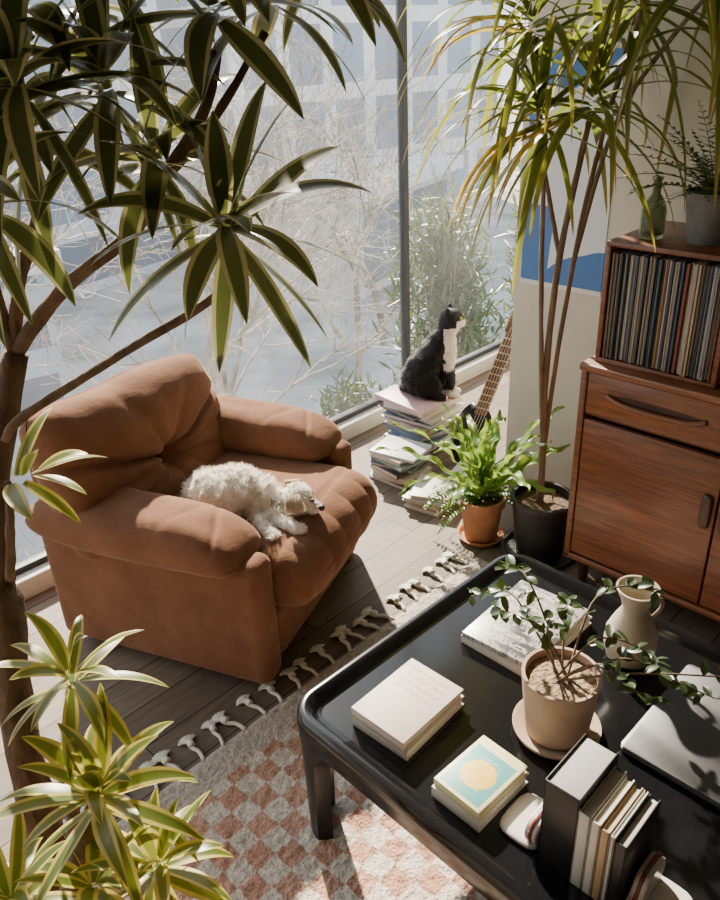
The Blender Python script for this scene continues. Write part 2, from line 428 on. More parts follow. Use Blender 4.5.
# ---------------------------------------------------------------- rug
def rugmat():
    m,t,b,o=nt('checkered_shag_wool')
    v0=coords(t,(1,1,1)); nn=t.nodes.new('ShaderNodeTexNoise'); nn.inputs['Scale'].default_value=55; nn.inputs['Detail'].default_value=2; lk(t,v0,nn.inputs[0])
    va=t.nodes.new('ShaderNodeVectorMath'); va.operation='MULTIPLY_ADD'; lk(t,nn.outputs['Color'],va.inputs[0]); va.inputs[1].default_value=(.014,.014,0); lk(t,v0,va.inputs[2])
    ck=t.nodes.new('ShaderNodeTexChecker'); ck.inputs['Scale'].default_value=1/.057; lk(t,va.outputs[0],ck.inputs['Vector'])
    ck.inputs[1].default_value=(1,1,1,1); ck.inputs[2].default_value=(0,0,0,1)
    n=noisetex(t,v0,5,3); n2=noisetex(t,v0,130,3)
    pk=ramp(t,n,[(.3,(.50,.26,.17)),(.7,(.60,.35,.25))]); cr=ramp(t,n,[(.3,(.66,.57,.47)),(.7,(.75,.68,.58))])
    col=mixrgb(t,ck.outputs['Color'],cr,pk)
    sp=t.nodes.new('ShaderNodeSeparateXYZ'); lk(t,va.outputs[0],sp.inputs[0])
    bd=math_(t,'GREATER_THAN',sp.outputs[1],1.29); col=mixrgb(t,bd,col,(.54,.47,.40))
    col=mixrgb(t,1.,col,ramp(t,n2,[(.3,(.66,.64,.61)),(.6,(1.06,1.06,1.06))]),'MULTIPLY')
    lk(t,col,b.inputs['Base Color']); b.inputs['Roughness'].default_value=.95; b.inputs['Sheen Weight'].default_value=.2
    bump(t,b,n2,.8,.009); return m
rx0,rx1,ry0,ry1=.05,1.97,-.6,1.385
nx=int((rx1-rx0)/.0075); ny=int((ry1-ry0)/.0075)
vs=[];fs=[]
for j in range(ny+1):
    for i in range(nx+1):
        x=rx0+(rx1-rx0)*i/nx; y=ry0+(ry1-ry0)*j/ny
        e_=min(x-rx0,rx1-x,y-ry0,ry1-y)
        z=.002+.012*min(1,e_/.02)+ (.008*noise.noise(V3((x*75,y*75,0)))+.003*noise.noise(V3((x*12,y*12,3))))*(1 if e_>.01 else 0)
        vs.append((x,y,max(z,.001)))
for j in range(ny):
    for i in range(nx):
        a=j*(nx+1)+i; fs.append((a,a+1,a+nx+2,a+nx+1))
rug=mesh('rug',vs,fs,rugmat()); top(rug,"shaggy wool rug with peach and cream checks and knotted tassels","rug")
m_tas=M('cream_wool_cord',(.82,.78,.70),(.68,.63,.55),120,.95,.5)
tv=[];tf=[]
tube_geo(tv,tf,smoothpts([(0,-.01,.010),(.005,.025,.009),(-.003,.045,.009),(0,.062,.010)],3),.0058,.0064,7)
tube_geo(tv,tf,[(0,.050,.011),(0,.058,.011),(0,.067,.011)],.0115,.0105,8)
for k in range(9):
    a=(k-4)*.24
    tube_geo(tv,tf,smoothpts([(0,.064,.011),(math.sin(a)*.017,.066+math.cos(a)*.018,.010),(math.sin(a)*.036,.066+math.cos(a)*.034-.002,.006)],3),.0046,.0032,5)
tme=None
x=.1
while x<1.96:
    if tme is None:
        o=mesh('tassel',tv,tf,m_tas,rug,(x,ry1,0)); tme=o.data
    else:
        o=D.objects.new('tassel',tme); place(o,rug,(x,ry1,0))
    o.rotation_euler=(0,0,random.uniform(-.45,.35)); o.scale=(random.uniform(.85,1.1),random.uniform(.9,1.2),1)
    x+=.070+random.uniform(-.007,.007)

# ---------------------------------------------------------------- armchair
ch=empty('armchair',(1.240,1.925,0),math.radians(22)); top(ch,"low puffy brown velvet armchair with tufted back beside the window","armchair")
def wr(p,k=1.0,f=9): return noise.noise(V3(p)*f)*.006*k
box('seat_base',(0,-.02,.15),(.60,.68,.19),m_velvet,ch,r=.03,seg=4)
for s in (-1,1):
    yo=0 if s<0 else .05
    box('side_panel',(s*.345,yo,.245),(.105,.74,.43),m_velvet,ch,r=.035,seg=6)
    def armfn(u,v,sg,p,s=s):
        p=p.copy()
        cr=sum(am*math.exp(-((v-c0-.14*u*sk)/w0)**2) for c0,am,w0,sk in ((-.72,.009,.022,1),(-.45,.004,.03,-1),(-.12,.004,.025,1.5),(.22,.004,.03,-1),(.58,.006,.03,1)))
        p.y+= sg*cr*(1-u*u)- sg*wr((u+s*3,v*1.6,sg),1.1,1.6)*(1-abs(u)**3)
        if v<-.5: p.y+=.024*((-v-.5)/.5)**1.6
        return p
    pillow('arm_cushion',(s*.332,.035 if s<0 else .085,.480),.110,.355 if s<0 else .365,.082,m_velvet,ch,fn=armfn,axis='xy',nu=34,nv=90,rnd=.08,pw=3.6,corner=.07,pe=.5)
def seatfn(u,v,sg,p):
    p=p.copy()
    if sg>0: p.y-=.014*math.cos(u*pi/2)*math.cos(v*pi/2)
    fr=max(0,(-v-.62)/.38)
    rib=abs(math.sin(u*9+.6))**.6
    p.y+=-sg*(-.004*(1-rib)*min(1,fr*1.6) + wr((u*2,v*1.6,sg*2),1.2,1.6)*(1-fr))
    if fr>0: p.z+=.005*(1-rib)*fr
    if sg>0: p.y+=.022*fr**2
    p.y+=sg*.007*math.exp(-((v+.66)/.022)**2)
    return p
pillow('seat_cushion',(.0,-.125,.325),.305,.350,.105,m_velvet,ch,fn=seatfn,axis='xy',nu=150,nv=64,rnd=.06,pw=8,corner=.06)
tuft=(0.08,-.26)
def backfn(u,v,sg,p):
    p=p.copy()
    if sg>0:
        x,z=u,v
        d=math.hypot(x-tuft[0],(z-tuft[1])*.8); pin=.105*math.exp(-(d/.14)**2)
        for ang,ln,am in ((30,1.5,.044),(68,.8,.018),(108,.9,.026),(148,1.6,.046),(178,.9,.022),(4,.8,.022),(205,.8,.026),(335,.8,.024),(270,.5,.020),(235,.5,.016),(305,.5,.016)):
            a=math.radians(ang); uu=(x-tuft[0])*math.cos(a)+(z-tuft[1])*math.sin(a); w=-(x-tuft[0])*math.sin(a)+(z-tuft[1])*math.cos(a)
            if uu>0: pin+=am*math.exp(-(w/(.018+.045*uu))**2)*math.exp(-(uu/ln)**2*1.5)
        p.y+=pin
        p.y-=.02*math.exp(-((z-.55)/.35)**2)*(1-x*x)
    p.y-=sg*wr((u*2.2,v*1.8,sg*5),1.2,1.7)
    if v>0: p.z+=-.034*u*v+.004*math.sin(u*6)
    return p
pillow('back_cushion',(-.040,.225,.572),.382,.232,.108,m_velvet,ch,fn=backfn,rot=(math.radians(-15),0,0),rnd=.02,pw=5,nu=120,nv=90,corner=.07)
cushion('back_shell',(-.01,.30,.37),(.345,.07,.32),m_velvet,ch,e=8,n=14,rot=(math.radians(-8),0,0))
for sx in (-.3,.3):
    for sy in (-.30,.30):
        box('foot',(sx,sy,.033),(.06,.06,.066),m_teakd,ch,r=.01)
ch.scale=(1.04,1.03,1.0)

# ---------------------------------------------------------------- dog
dog=empty('dog',(1.235,1.72,.412),math.radians(-40)); top(dog,"small fluffy white dog asleep with its head down on the armchair","dog")
m_dogs=M('dog_skin',(.88,.84,.76),(.80,.75,.66),20,.9)
def furmat(name,c1,c2):
    m,t,b,o=nt(name); n=noisetex(t,coords(t),18,3); col=ramp(t,n,[(.3,c2),(.7,c1)]); lk(t,col,b.inputs['Base Color']); b.inputs['Roughness'].default_value=.8
    translu(t,o,b.outputs[0],col,.4); return m
m_dogear=furmat('cream_dog_ear_fur',(.72,.59,.44),(.58,.44,.31)); m_fur=furmat('white_dog_fur',(.97,.95,.90),(.86,.80,.71))
dp=[('e',(-.12,.01,.068),(.082,.084,.068)),('e',(-.05,0,.076),(.096,.082,.071)),('e',(.025,-.005,.058),(.066,.068,.054)),
    ('c',[(.06,-.015,.048),(.10,-.03,.047)],[.040,.036]),('e',(.142,-.045,.058),(.050,.050,.047)),('e',(.184,-.064,.038),(.027,.026,.022)),
    ('c',[(.05,-.06,.03),(.09,-.115,.022),(.125,-.145,.018)],[.028,.024,.021]),('e',(.136,-.152,.017),(.024,.022,.017)),
    ('c',[(.01,-.06,.03),(.035,-.125,.022),(.055,-.165,.018)],[.028,.023,.020]),('e',(.060,-.175,.017),(.022,.024,.016)),
    ('c',[(-.12,-.05,.04),(-.08,-.105,.025),(-.05,-.125,.020)],[.04,.030,.022]),('e',(-.04,-.128,.017),(.026,.020,.016)),
    ('c',[(-.18,.02,.05),(-.20,-.03,.03),(-.175,-.08,.022)],[.022,.02,.016])]
body=organic('body',dp,.005,[m_dogs],dog,3)
fur('fur',body,m_fur,dog,24000,.022,.0013,(-.2,0,-.4),.5,clump=2.2,nf=50,lenfn=lambda b:(.4 if b.x>.165 else (.55 if (b.y<-.1 or b.x>.1) else 1.)))
vs,fs=ell_geo((.213,-.079,.041),(.010,.011,.009)); mesh('nose',vs,fs,m_dark,dog)
for yy in (-.080,-.036):
    vs,fs=ell_geo((.186,yy-.004,.070),(.006,.006,.005)); mesh('eye',vs,fs,m_dark,dog)
for s in (-1,1):
    EL=Leaves()
    for k in range(160): EL.add((.130+random.uniform(-.020,.020),-.045+s*.042,.094+random.uniform(-.004,.004)),(random.uniform(-.3,.4),s*.9,-.2),.060,.005,2.8,n=4)
    EL.obj('ear',m_dogear,dog)
dog.scale=(1.0,1.0,1.06)

# ---------------------------------------------------------------- cat
CATZ=.262
cat=empty('cat',(2.575,2.085,CATZ),math.radians(-58)); top(cat,"black and white cat sitting upright on a stack of books","cat")
m_cb=M('black_cat_fur',(.006,.0055,.006),(.010,.009,.009),60,.6,.2,spec=.3); m_cw=furmat('white_cat_fur',(.93,.91,.87),(.83,.80,.74))
cp=[('e',(-.046,0,.080),(.090,.078,.082)),('c',[(-.036,0,.115),(.008,0,.19),(.043,0,.25)],[.080,.066,.050]),('e',(.052,0,.19),(.044,.046,.066)),
    ('c',[(.045,0,.25),(.064,0,.310)],[.047,.042]),('e',(.078,0,.335),(.050,.049,.044)),('e',(.114,0,.322),(.022,.025,.019)),
    ('c',[(.066,.029,.362),(.064,.034,.380),(.062,.036,.390)],[.016,.010,.003]),('c',[(.066,-.029,.362),(.064,-.034,.380),(.062,-.036,.390)],[.016,.010,.003]),
    ('c',[(.056,.026,.17),(.074,.025,.09),(.081,.024,.02)],[.026,.019,.017]),('c',[(.056,-.026,.17),(.074,-.025,.09),(.081,-.024,.02)],[.026,.019,.017]),
    ('e',(.096,.024,.013),(.026,.017,.013)),('e',(.096,-.024,.013),(.026,.017,.013)),
    ('e',(-.02,.050,.065),(.070,.036,.057),(0,.3,0)),('e',(-.02,-.050,.065),(.070,.036,.057),(0,.3,0)),
    ('e',(.040,.060,.014),(.034,.017,.014)),('e',(.040,-.060,.014),(.034,.017,.014)),
    ('c',[(-.12,.01,.03),(-.14,.06,.018),(-.09,.115,.016),(-.01,.12,.015)],[.022,.017,.015,.011])]
def cattag(c):
    if c.z<.04 and c.x>.065: return 1
    if c.x>.100 and c.z<.337 and c.z>.27: return 1
    if c.z<.305 and c.z>.13 and c.x>.050 and abs(c.y)<.05: return 1
    return 0
cbody=organic('body',cp,.005,[m_cb,m_cw],cat,5,cattag)
fur('black_fur',cbody,m_cb,cat,15000,.015,.0010,(-.2,0,-.9),.8,clump=.8,matidx=0,lenfn=lambda b:.45 if b.z>.3 else 1)
fur('white_fur',cbody,m_cw,cat,5000,.015,.0013,(0,0,-.9),.8,clump=.6,matidx=1,lenfn=lambda b:.4 if (b.z>.3 or b.z<.04) else 1)
vs,fs=ell_geo((.136,0,.328),(.004,.006,.004)); mesh('nose',vs,fs,M('pink_nose',(.5,.2,.18)),cat)
m_eye=M('green_cat_eye',(.35,.42,.08),(.2,.3,.05),50,.1)
for s in (-1,1):
    vs,fs=ell_geo((.116,s*.024,.345),(.009,.008,.008)); mesh('eye',vs,fs,m_eye,cat)
cat.scale=(1.05,1.05,1.08)

# ---------------------------------------------------------------- books
_bk={}
def bcol(c,rough=.45):
    k=tuple(round(x,3) for x in c)
    if k not in _bk: _bk[k]=M('cover_paint',c,tuple(x*.9 for x in c),30,rough)
    return _bk[k]
def book(w,d,t,loc,rz,cov,label,group=None,pages=None,rot=None,soft=False,cat='book',name='book'):
    ct=.0014 if soft else .0028
    o=boxes(name,[((0,0,ct/2),(w,d,ct)),((0,0,t-ct/2),(w,d,ct)),((-w/2+ct/2,0,t/2),(ct,d,t-.0002))],cov,None,.0006,loc,rz,rot)
    top(o,label,cat,group)
    ov=.001 if soft else .004
    box('pages',(-ov/2+ct*.3,0,t/2),(w-ov-ct,d-2*ov,t-2*ct-.0004),pages or m_paper,o,r=.0005)
    return o
cols=[(.60,.57,.50),(.16,.22,.32),(.50,.24,.15),(.68,.64,.56),(.28,.40,.47),(.58,.48,.26),(.38,.13,.11),(.20,.30,.27),(.58,.40,.36),(.09,.09,.10),(.62,.60,.56),(.66,.62,.56),(.40,.43,.46)]
def stack(cx,cy,specs,label,group,z=0,jit=.012):
    for (w,d,t,rz,col) in specs:
        book(w,d,t,(cx+random.uniform(-jit,jit),cy+random.uniform(-jit,jit),z),rz,bcol(col),label,group,soft=random.random()<.4); z+=t+.0003
    return z
def rs(n,w,d,tmin,tmax,rz0,jit=.25,pf=.6):
    return [(w*random.uniform(.82,1),d*random.uniform(.82,1),random.uniform(tmin,tmax),rz0+random.uniform(-jit,jit)+(random.choice((0,pi/2)) if random.random()<pf else pi),random.choice(cols)) for _ in range(n)]
sp=rs(15,.27,.29,.010,.026,.0,.18); tot=sum(s[2] for s in sp); sp=[(a,b,c*(CATZ-.0003*15)/tot,d,e) for a,b,c,d,e in sp]
sp[-1]=(.25,.31,sp[-1][2],-.1,(.60,.40,.41))
stack(2.54,2.13,sp,"worn large-format book in the tall window-side stack under the cat","books in the tall stack",jit=.018)
zb=stack(2.25,2.0,rs(8,.19,.22,.011,.02,.1),"paperback in a short floor stack by the window","books in the short stack")
book(.17,.22,.012,(2.25,2.0,zb),.2,bcol((.50,.54,.56)),"grey-blue book topping the short floor stack","books in the short stack",soft=True)
stack(2.17,1.76,rs(5,.17,.20,.011,.018,.2),"small book in a low pile on the floorboards","books in the low pile")
stack(2.335,1.675,rs(7,.12,.15,.012,.018,.2),"small book in a pile beside the fern","books beside the fern")

# ---------------------------------------------------------------- guitar
gt=empty('guitar',(2.49,1.86,0.012)); top(gt,"small dark guitar with a wooden neck leaning against the wall end","guitar")
gz=V3((.15,-.27,.95)).normalized(); gx=V3((.707,.707,0)); gx=(gx-gz*gx.dot(gz)).normalized(); gy=gz.cross(gx)
gt.rotation_euler=Matrix((gx,gy,gz)).transposed().to_euler(); gt.scale=(.88,.88,.88)
m_gb=M('black_guitar_finish',(.02,.02,.025),None,20,.25,coat=.5); m_gn=wood('guitar_neck_wood',(.24,.12,.06),(.13,.06,.028),2)
out=[]
for i in range(48):
    a=2*pi*i/48; r=.13+.03*math.cos(2*a)-.012*math.cos(a)
    out.append((math.sin(a)*r*.78,-math.cos(a)*r*1.05+.16))
n=len(out)
vs=[(0,x,z) for x,z in out]+[(.055,x,z) for x,z in out]
fs=[tuple(range(n))[::-1],tuple(range(n,2*n))]+[(i,(i+1)%n,(i+1)%n+n,i+n) for i in range(n)]
mesh('body',vs,fs,m_gb,gt,smooth=False)
m_fret=M('fret_metal',(.72,.68,.60),metal=.2,rough=.35)
boxes('neck',[((.0,0,.53),(.022,.062,.46))],m_gn,gt,r=.005)
boxes('headstock',[((.0,0,.80),(.018,.08,.11))],m_gn,gt,r=.006)
boxes('frets',[((-.012,0,.34+.038*k),(.004,.062,.004)) for k in range(11)],m_fret,gt,r=0)
boxes('strings',[((-.015,(k-1.5)*.014,.47),(.0018,.0018,.62)) for k in range(4)],m_fret,gt,r=0)
for s in (-1,1):
    for k in range(3): tubes('tuning_peg',[([(0,s*.038,.77+.025*k),(0,s*.055,.77+.025*k)],.005,.006)],m_white,gt,6)

# ---------------------------------------------------------------- cabinet
CX0,CX1,CY0,CY1,CZ0,CZ1=2.03,2.465,.15,1.07,.12,.825
cb=empty('cabinet',((CX0+CX1)/2,(CY0+CY1)/2,0)); top(cb,"mid-century teak sideboard with carved drawer pull and panel doors","cabinet")
def L_(x,y,z): return (x-(CX0+CX1)/2,y-(CY0+CY1)/2,z)
t_=.022
body=boxes('body',[(L_((CX0+CX1)/2,(CY0+CY1)/2,CZ1-t_/2),(CX1-CX0+.01,CY1-CY0+.01,t_)),
  (L_((CX0+CX1)/2,(CY0+CY1)/2,CZ0+t_/2),(CX1-CX0,CY1-CY0,t_)),
  (L_((CX0+CX1)/2,CY1-t_/2,(CZ0+CZ1)/2),(CX1-CX0,t_,CZ1-CZ0-.01)),(L_((CX0+CX1)/2,CY0+t_/2,(CZ0+CZ1)/2),(CX1-CX0,t_,CZ1-CZ0-.01)),
  (L_(CX1-.01,(CY0+CY1)/2,(CZ0+CZ1)/2),(.012,CY1-CY0-.02,CZ1-CZ0-.02)),(L_((CX0+CX1)/2+.01,(CY0+CY1)/2,.655),(CX1-CX0-.03,CY1-CY0-.03,.015))],m_teak,cb,r=.004)
w2=(CY1-CY0-2*t_)/2
for k in range(2):
    yc=CY1-t_-w2*(k+.5)
    dr=box('drawer',(0,0,0),(.018,w2-.005,.135),m_teak,cb,r=.003,loc=L_(CX0+.012,yc,.733))
    vs=[];fs=[];N=24
    for i in range(N+1):
        u=-1+2*i/N; h=.017*(1-abs(u)**4)**.5+.0005
        vs+= [(-.0095,u*.15,h),(-.0095,u*.15,-h)]
    for i in range(N): fs.append((2*i,2*i+1,2*i+3,2*i+2))
    mesh('handle_recess',vs,fs,m_teakd,dr,smooth=False)
    tubes('handle',[([(-.010,-.15,.008),(-.018,-.10,-.006),(-.021,0,-.010),(-.018,.10,-.006),(-.010,.15,.008)],.008,.008)],m_teak,dr,10)
    do=box('door',(0,0,0),(.018,w2-.005,.495),m_teakv,cb,r=.003,loc=L_(CX0+.012,yc,.398))
    hy=(-w2/2+.028) if k==0 else (w2/2-.028)
    cushion('handle',(-.012,hy,.075),(.012,.016,.055),m_teakd,do,e=4,n=8)
for sx in (CX0+.06,CX1-.06):
    for sy in (CY0+.06,CY1-.05):
        lathe('leg',[(0,0),(.014,0),(.020,.12),(0,.12)],m_teakd,cb,L_(sx,sy,0),16)
rc=boxes('record_crate',[((0,0,.0075),(.34,.36,.015)),((0,0,.3525),(.34,.36,.015)),((0,.1725,.18),(.34,.015,.33)),((0,-.1725,.18),(.34,.015,.33)),((.164,0,.18),(.01,.33,.33))],m_teak,None,.002,(2.235,.868,.8255))
top(rc,"open-fronted teak record box on the sideboard","record box")
sleevec=[(.5,.46,.38),(.03,.03,.03),(.22,.06,.045),(.05,.07,.10),(.42,.34,.2),(.2,.2,.2),(.6,.57,.5),(.1,.09,.07),(.25,.15,.08),(.02,.02,.02),(.35,.33,.3)]
y=.868-.162
while y<.868+.160:
    t=random.choice((.003,.004,.0045,.006)); c=random.choice(sleevec)
    o=box('record_sleeve',(0,0,.155),(.312,t,.310+random.uniform(-.004,.004)),bcol(c,.6),None,r=.0008,loc=(2.225+random.uniform(-.006,.008),y+t/2,.8435))
    top(o,"worn cardboard vinyl record sleeve shelved upright in the record box","record","records in the record box"); y+=t+.0011
o=lathe('ceramic_dish',[(0,0),(.05,0),(.075,.03),(.08,.05),(.074,.05),(.068,.03),(.045,.008),(0,.008)],m_white,None,(2.15,.585,.8255)); top(o,"small white ceramic bowl on the sideboard","bowl")

m_gpot=M('grey_concrete_pot',(.16,.155,.14),(.10,.10,.09),25,.8,.3)
e=empty('potted_fern',(2.19,.82,1.1862)); top(e,"fine-leaved dark fern in a charcoal grey pot on the record box","potted plant")
lathe('pot',[(0,0),(.052,0),(.068,.105),(.070,.12),(.073,.12),(.073,.135),(.064,.135),(.060,.11),(0,.11)],m_gpot,e)
lathe('soil',[(0,.118),(.062,.112)],m_soil,e)
m_fern=leafmat('fern_green',(.04,.085,.025),(.06,.11,.03),.2,.5,.3)
m_stem=M('green_stem',(.10,.13,.04),(.07,.06,.03),30,.7)
def frond(L,st_,base,d,length,ll,droop=.9,n=16,w=.008,r=.0015):
    p=V3(base);d=V3(d).normalized();pts=[p.copy()]
    for i in range(n):
        t=(i+1)/n; d=(d+V3((0,0,-droop/n))).normalized(); p=p+d*length/n; pts.append(p.copy())
        if t>.12:
            side=d.cross(V3((0,0,1))); 
            if side.length<.1: side=d.cross(V3((1,0,0)))
            side.normalize()
            l=ll*math.sin(pi*min(1,.18+t*.8))**.7
            for s in (-1,1): L.add(p,side*s+d*.35+V3((0,0,.1)),l,w,.3,n=3,shape=2)
    st_.append((pts,r,r*.5))
L=Leaves();S=[]
for k in range(34):
    a=k*2.4; th=.25+1.0*(k/34)
    frond(L,S,(0,0,.118),(math.sin(th)*math.cos(a),math.sin(th)*math.sin(a),math.cos(th)),random.uniform(.17,.30),.032,.9,14,.009)
for v in L.v:
    if v.x>.29: v.x=.29
L.obj('fronds',m_fern,e); 
vs=[];fs=[]
for pts,a,b in S: tube_geo(vs,fs,pts,a,b,4)
mesh('stems',vs,fs,m_stem,e)
def glass2(name,c,r=.05):
    m,t,b,o=nt(name); n=noisetex(t,coords(t),8,2); lk(t,ramp(t,n,[(.3,c),(.7,tuple(min(1,x*1.1) for x in c))]),b.inputs['Base Color'])
    b.inputs['Transmission Weight'].default_value=.9; b.inputs['Roughness'].default_value=r; b.inputs['IOR'].default_value=1.3; return m
o=lathe('glass_bottle',[(0,0),(.03,0),(.034,.01),(.034,.075),(.026,.10),(.012,.12),(.012,.155),(.015,.157),(.015,.165),(.009,.165),(.009,.12),(.023,.098),(.030,.075),(.030,.012),(0,.008)],glass2('green_bottle_glass',(.38,.42,.30)),None,(2.16,.965,1.1862)); top(o,"small translucent green glass bottle on the record box","bottle")

def postermat():
    m,t,b,o=nt('abstract_blue_print')
    v=coords(t); sp=t.nodes.new('ShaderNodeSeparateXYZ'); lk(t,v,sp.inputs[0]); n=noisetex(t,v,4,1,.3)
    yy=math_(t,'ADD',sp.outputs[1],math_(t,'MULTIPLY',math_(t,'SUBTRACT',n,.5),.35))
    zz=math_(t,'ADD',sp.outputs[2],math_(t,'MULTIPLY',math_(t,'SUBTRACT',n,.5),.25))
    a=math_(t,'GREATER_THAN',yy,.10); b_=math_(t,'LESS_THAN',zz,-.29); c=math_(t,'GREATER_THAN',zz,.27)
    f=math_(t,'MAXIMUM',a,math_(t,'MAXIMUM',b_,c))
    col=mixrgb(t,f,(.66,.70,.74),(.06,.17,.42))
    bb=math_(t,'LESS_THAN',sp.outputs[2],-.372); col=mixrgb(t,bb,col,(.70,.68,.64))
    lk(t,col,b.inputs['Base Color']); b.inputs['Roughness'].default_value=.6; return m
o=box('poster',(0,0,0),(.004,.33,.78),postermat(),None,r=0,loc=(2.4985,1.435,1.27)); top(o,"tall abstract blue and white art print hung on the cream wall","poster")

# ---------------------------------------------------------------- dracaena by the wall
m_bpot=M('black_plastic_pot',(.02,.022,.024),(.012,.013,.015),20,.45)
m_bark=M('grey_cane_bark',(.24,.17,.11),(.11,.075,.045),40,.85,.6,(1,1,.3),dist=.006)
dr=empty('dracaena',(2.15,1.235,0)); top(dr,"tall dragon tree with drooping narrow yellow-edged leaves in a black pot","potted plant")
lathe('pot',[(0,.012),(.085,.012),(.105,.21),(.108,.225),(.112,.225),(.112,.24),(.100,.24),(.097,.2),(0,.2)],m_bpot,dr)
lathe('saucer',[(0,0),(.12,0),(.135,.012),(.138,.02),(.13,.02),(.118,.008),(0,.008)],m_bpot,dr)
lathe('soil',[(0,.215),(.098,.208)],m_soil,dr)
heads=[((-.01,-.06,1.50),(0,-.1,1),30,.52),((-.09,.03,1.46),(-.25,.25,1),30,.46),((.08,-.12,1.74),(.0,-.3,1),30,.6),((-.06,.10,1.70),(-.2,.3,1),34,.55),((.04,-.34,1.80),(0,-.5,.8),36,.55),((0,-.2,1.95),(0,-.2,1),26,.6)]
S=[([(0,.01,.2),(.004,.015,.40),(-.008,.02,.7),(-.012,.0,1.1),(-.01,-.06,1.50)],.014,.009),([(-.004,.018,.48),(-.025,.03,.75),(-.05,.04,1.1),(-.09,.03,1.46)],.009,.007),
   ([(.004,.015,.38),(.025,0,.8),(.04,-.05,1.3),(.08,-.12,1.74)],.009,.007),([(-.012,.0,1.1),(-.02,.04,1.25),(-.04,.08,1.45),(-.06,.10,1.70)],.008,.006),([(.033,-.02,1.05),(.045,-.12,1.5),(.04,-.34,1.80)],.007,.006),([(.05,-.08,1.5),(.02,-.15,1.7),(0,-.2,1.95)],.007,.006)]
tubes('trunk',S,m_bark,dr,9,.25)
L=Leaves()
for c,ax,n,l in heads: L.rosette(c,ax,n,l,.036,2.4,8,118,.25,shape=1,sc=.06,n=14,curl=.3)
LY=Leaves()
for c in ((-.06,.10,1.70),(-.09,.03,1.46),(-.01,-.06,1.50)):
    for k in range(5):
        a=math.radians(135+random.uniform(-45,45)); LY.add(c,(math.cos(a),math.sin(a),random.uniform(-.2,.6)),random.uniform(.36,.52),.030,2.3,.25,14,shape=1,curl=.3)
mx=2.485-2.15
for v in L.v:
    if v.x>mx: v.x=mx-(v.x-mx)*.15
L.obj('foliage',leafmat('dracaena_leaf',(.040,.078,.018),(.26,.23,.045),.30,.42,.5,.4,(.38,.26,.05)),dr)
LY.obj('yellowing_foliage',leafmat('dracaena_yellow_leaf',(.42,.32,.04),(.60,.42,.05),.2,.4,.5,.4,(.45,.22,.05),tint=(.8,.55,.05)),dr)

# ---------------------------------------------------------------- fern in terracotta
m_terra=M('terracotta',(.50,.24,.12),(.36,.16,.08),18,.85,.2)
fn=empty('potted_fern',(2.09,1.455,0)); top(fn,"bright green fern with wavy strap fronds in a terracotta pot","potted plant")
lathe('pot',[(0,.012),(.062,.012),(.080,.150),(.088,.150),(.090,.185),(.080,.185),(.076,.155),(0,.155)],m_terra,fn)
lathe('saucer',[(0,0),(.075,0),(.088,.014),(.09,.02),(.083,.02),(.072,.008),(0,.008)],m_terra,fn)
lathe('soil',[(0,.17),(.077,.165)],m_soil,fn)
L=Leaves(); L.rosette((0,0,.17),(.05,.05,1),26,.44,.046,1.5,4,50,.3,.26,shape=2,sc=.02,n=36,curl=.4)
for v in L.v:
    if v.z<.01: v.z=.01+random.random()*.01
    if v.x>.37: v.x=.37-(v.x-.37)*.2
    if v.y<-.30: v.y=-.30-(v.y+.30)*.2
L.obj('strap_fronds',leafmat('fern_strap_green',(.15,.28,.045),(.20,.34,.065),.05,.5,.45,.4),fn)
L=Leaves();S=[]
for k in range(24):
    a=.3+k*2.4; th=.7+.5*(k/24)
    dx,dy=math.cos(a),math.sin(a)
    if (dx+dy)<-.7: continue
    frond(L,S,(0,0,.17),(math.sin(th)*dx,math.sin(th)*dy,math.cos(th)),random.uniform(.20,.28),.034,1.7,20,.012)
for v in L.v:
    if v.z<.01: v.z=.01+random.random()*.01
L.obj('feather_fronds',leafmat('fern_feather_green',(.09,.18,.035),(.13,.23,.05),.2,.5,.4),fn)
vs=[];fs=[]
for pts,a,b in S: tube_geo(vs,fs,pts,a,b,4)
mesh('stems',vs,fs,m_stem,fn)

